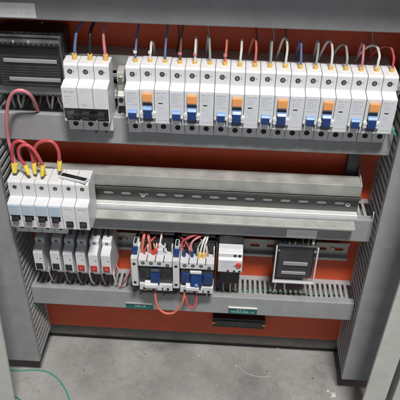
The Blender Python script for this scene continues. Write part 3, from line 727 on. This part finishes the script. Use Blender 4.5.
jumper([(37, 166, -70), (34, 154, -70), (36.5, 145, -70), (44, 141, -70), (53, 142.5, -70), (58.5, 151, -70), (59.5, 165, -70)], 'highest dark red jumper ending at the fourth middle breaker', (45, 169, 41, 164), (59.5, 165, 59.5, 161), yj=-70)

# ------------------------------------------------------------------ wires seen inside the bottom duct, green loose wire
for i in range(7):
    z = -396+i*2.2; y = -20-((i*7) % 22)
    pts = [(x, y+random.uniform(-4, 4), z+random.uniform(-3, 3)) for x in range(60+(i % 3)*20, 320, 26)]
    wire(pts, 1.3, ['w_yg', 'w_white', 'w_yg', 'w_white', 'w_green', 'w_grey', 'w_cream'][i],
         ['yellow-green wire lying at the front inside the lowest duct', 'white wire lying inside the lowest duct', 'yellow-green wire lying deeper inside the lowest duct', 'second white wire lying inside the lowest duct', 'green wire lying inside the lowest duct', 'grey wire lying inside the lowest duct', 'cream wire lying on top inside the lowest duct'][i], 'wire', 'wires inside the lowest duct')
def fpt(px, py, z=FZ+1.6):
    d = FW*F + RT*(px-200) - UP*(py-200); return CP+d*((z-CP.z)/d.z)
wire([fpt(2, 368, FZ+6), fpt(16, 370.5), fpt(35, 370), fpt(48, 372), fpt(58, 379), fpt(65, 389), fpt(70, 402), fpt(70, 415)], 1.1, 'w_green', 'thin green wire lying on the concrete floor at the lower left')
pxwire([(20, 308, -84), (30, 306, -60), (36, 306, -50), (40, 312, -40)][1:], .9, 'w_green', 'short green wire end poking out of the left duct')
wire([fpt(-6, 392, FZ+12), fpt(6, 394, FZ+10), fpt(16, 397, FZ+3), fpt(26, 404)], 1.1, 'w_green', 'green wire by the white connector in the lower left corner')
pxwire([(378, 195, -60), (374, 212, -50), (371, 232, -50), (371, 238, -48)][1:], .9, 'w_white', 'white wire end poking out of the right duct')
pxwire([(394, 103, -60), (390, 118, -52), (392, 128, -60), (396, 136, -66)], 1.0, 'w_green', 'thin green wire beside the right end of the long breaker row')
q = fpt(3, 397, FZ+8)
r = thing('connector', q, 'small white connector in the lower left corner', 'connector')
m = MB(); m.box(-7, 7, -4, 4, -4, 4, 'white', 1); m.box(-4, 4, -4.4, -3.9, -2, 2, 'hole'); m.build('housing', r)

# ------------------------------------------------------------------ labels and the black strip
def plate_label(x0, x1, z0, z1, y, base, label, rows=(), ink='ink', edge=None, tilt=0):
    r = thing('label', (x0, y, z0), label, 'label')
    m = MB(); m.box(0, x1-x0, 0, .7, 0, z1-z0, base, .15); m.build('backing', r)
    if edge: m = MB(); m.box(0, x1-x0, -2, .8, z1-z0+.05, z1-z0+1.6, edge, .2); m.build('top_edge', r)
    m = MB()
    for (a, b, zz, h) in rows: m.glyphs(a, b, zz, h, -.13, ink, 1)
    if rows: m.build('lettering', r)
    r.rotation_euler.y = math.radians(tilt)
    return r
YC = -51.8-1.2-.75
plate_label(-160, -110.5, 61.5, 79, YC, 'paper', 'white paper label on the topmost duct at the upper left corner', [(12, 36, 12, 3), (36.5, 44, 12, 3), (12, 30, 5.5, 3), (33, 45, 5.5, 3)], 'print_')
plate_label(207.5, 250.5, -246, -231.5, YC, 'paper', 'small white label above the small smoked-cover terminal block', [(14, 34, 6.5, 2.4)], 'print_')
plate_label(-33, 10.5, -411, -398.5, YC, 'teal', 'teal label with one white line, below the left contactor', [(15, 33, 6.5, 3.6)], 'tealink', 'w_grey')
plate_label(131, 176.5, -409.5, -396, YC, 'teal', 'teal label with two white lines, above the black strip', [(13, 32, 9.4, 3.6), (4, 42, 4.0, 3.6)], 'tealink', 'w_white')
r = thing('black_strip', (150, 0, -478), 'black plastic strip screwed to the orange plate under the lowest duct', 'strip')
m = MB(); m.box(-44, 46, -13, -.3, -10, 12, 'black', 1.2); m.box(-40, 42, -14.5, -12.8, -5, 7, 'dgrey', .6); m.build('body', r)
for x in (-42, 44):
    m = MB(); m.cyl((x, -12.5, 1), (x, -15, 1), 3, 'brass', 14, bev=.5); m.build('screw', r)

# ------------------------------------------------------------------ dust, crumbs and scraps on the floor
def scrap(px, py, size, mm, label, name='crumb'):
    p = fpt(px, py, FZ+size*.3); m = MB()
    for k in range(3):
        a = [Vector((random.uniform(-1, 1), random.uniform(-1, 1), random.uniform(-.5, .6)))*size for _ in range(7)]
        b = bmesh.new(); [b.verts.new(v) for v in a]; bmesh.ops.convex_hull(b, input=b.verts)
        b.verts.ensure_lookup_table(); ix = {v: i for i, v in enumerate(b.verts)}
        m.poly([v.co.copy() for v in b.verts], [tuple(ix[v] for v in f.verts) for f in b.faces], mm); b.free()
    o = m.build(name); o.location = p*S; return tag(o, label, 'debris')
scrap(333, 395, 5.5, 'debris', 'largest pale plaster crumb on the floor at lower right')
scrap(313, 378, 2.2, 'w_brown', 'small reddish-brown crumb on the floor under the right duct')
scrap(278, 348, 2.5, 'debris', 'small white crumb near the base rail on the floor')
scrap(236, 366, 2.0, 'debris', 'tiny white crumb in the middle of the floor')
scrap(328, 391, 3, 'debris', 'pale crumb just left of the largest one')
p = [fpt(*q, FZ+1) for q in ((238, 366), (243, 371), (251, 375), (262, 377), (272, 376))]
wire(p, .55, 'beige', 'thin white plastic sliver lying on the middle of the floor', 'debris', name='plastic_sliver')

g = MB()
for i in range(520):
    x, y = random.uniform(-190, 340), random.uniform(-170, 12) if i % 3 else random.uniform(-25, 14)
    q = random.uniform(.35, 1.1) if random.random() < .93 else random.uniform(1.1, 2.2)
    vs = [Vector((x+random.uniform(-1, 1)*q, y+random.uniform(-1, 1)*q, FZ+random.uniform(0, 1)*q)) for _ in range(4)]
    g.poly(vs, [(0, 1, 2), (0, 1, 3), (1, 2, 3), (0, 2, 3)], random.choice(['debris', 'debris', 'plinth', 'w_brown', 'beige']))
tag(g.build('floor_grit'), 'fine grit and dust scattered over the concrete floor', 'grit', kind='stuff')

# small pieces go one level below the part they sit on
SUB = {'lettering': 'backing', 'top_edge': 'backing', 'insert': 'strip', 'name_tab': 'lower_terminal_block', 'lower_terminal_screw': 'lower_terminal_block',
       'side_terminal': 'side_block', 'fixing_screw': 'rail', 'cover_screw': 'clear_cover', 'slot': 'front', 'terminal': 'front', 'button': 'front',
       'terminal_screw': ('upper_terminal_block', 'body'), 'lower_terminal': 'body'}
for o in list(COL.objects):
    kind = o.name.split('.')[0]
    if kind in SUB and o.parent and o.parent.parent is None:
        want = SUB[kind] if isinstance(SUB[kind], tuple) else (SUB[kind],)
        for sib in o.parent.children:
            if sib.name.split('.')[0] in want and sib.name.split('.')[0] != kind:
                o.parent = sib; break

# ------------------------------------------------------------------ light
wd = bpy.data.worlds.new('World'); scene.world = wd; wd.use_nodes = True
bg = wd.node_tree.nodes['Background']; bg.inputs[0].default_value = (.80, .88, 1, 1); bg.inputs[1].default_value = .205
def area(name, loc, target, size, size_y, power, col):
    l = bpy.data.lights.new(name, 'AREA'); l.shape = 'RECTANGLE'; l.size = size; l.size_y = size_y; l.energy = power; l.color = col
    o = bpy.data.objects.new(name, l); COL.objects.link(o); o.location = loc
    o.rotation_euler = (Vector(target)-Vector(loc)).to_track_quat('-Z', 'Y').to_euler(); return o
area('ceiling_lamp', (.38, -1.20, 2.12), (.08, 0, -.25), .45, .2, 83, (1, .97, .93))

scene.view_settings.view_transform = 'Standard'; scene.view_settings.look = 'None'
scene.view_settings.exposure = 0; scene.view_settings.gamma = 1
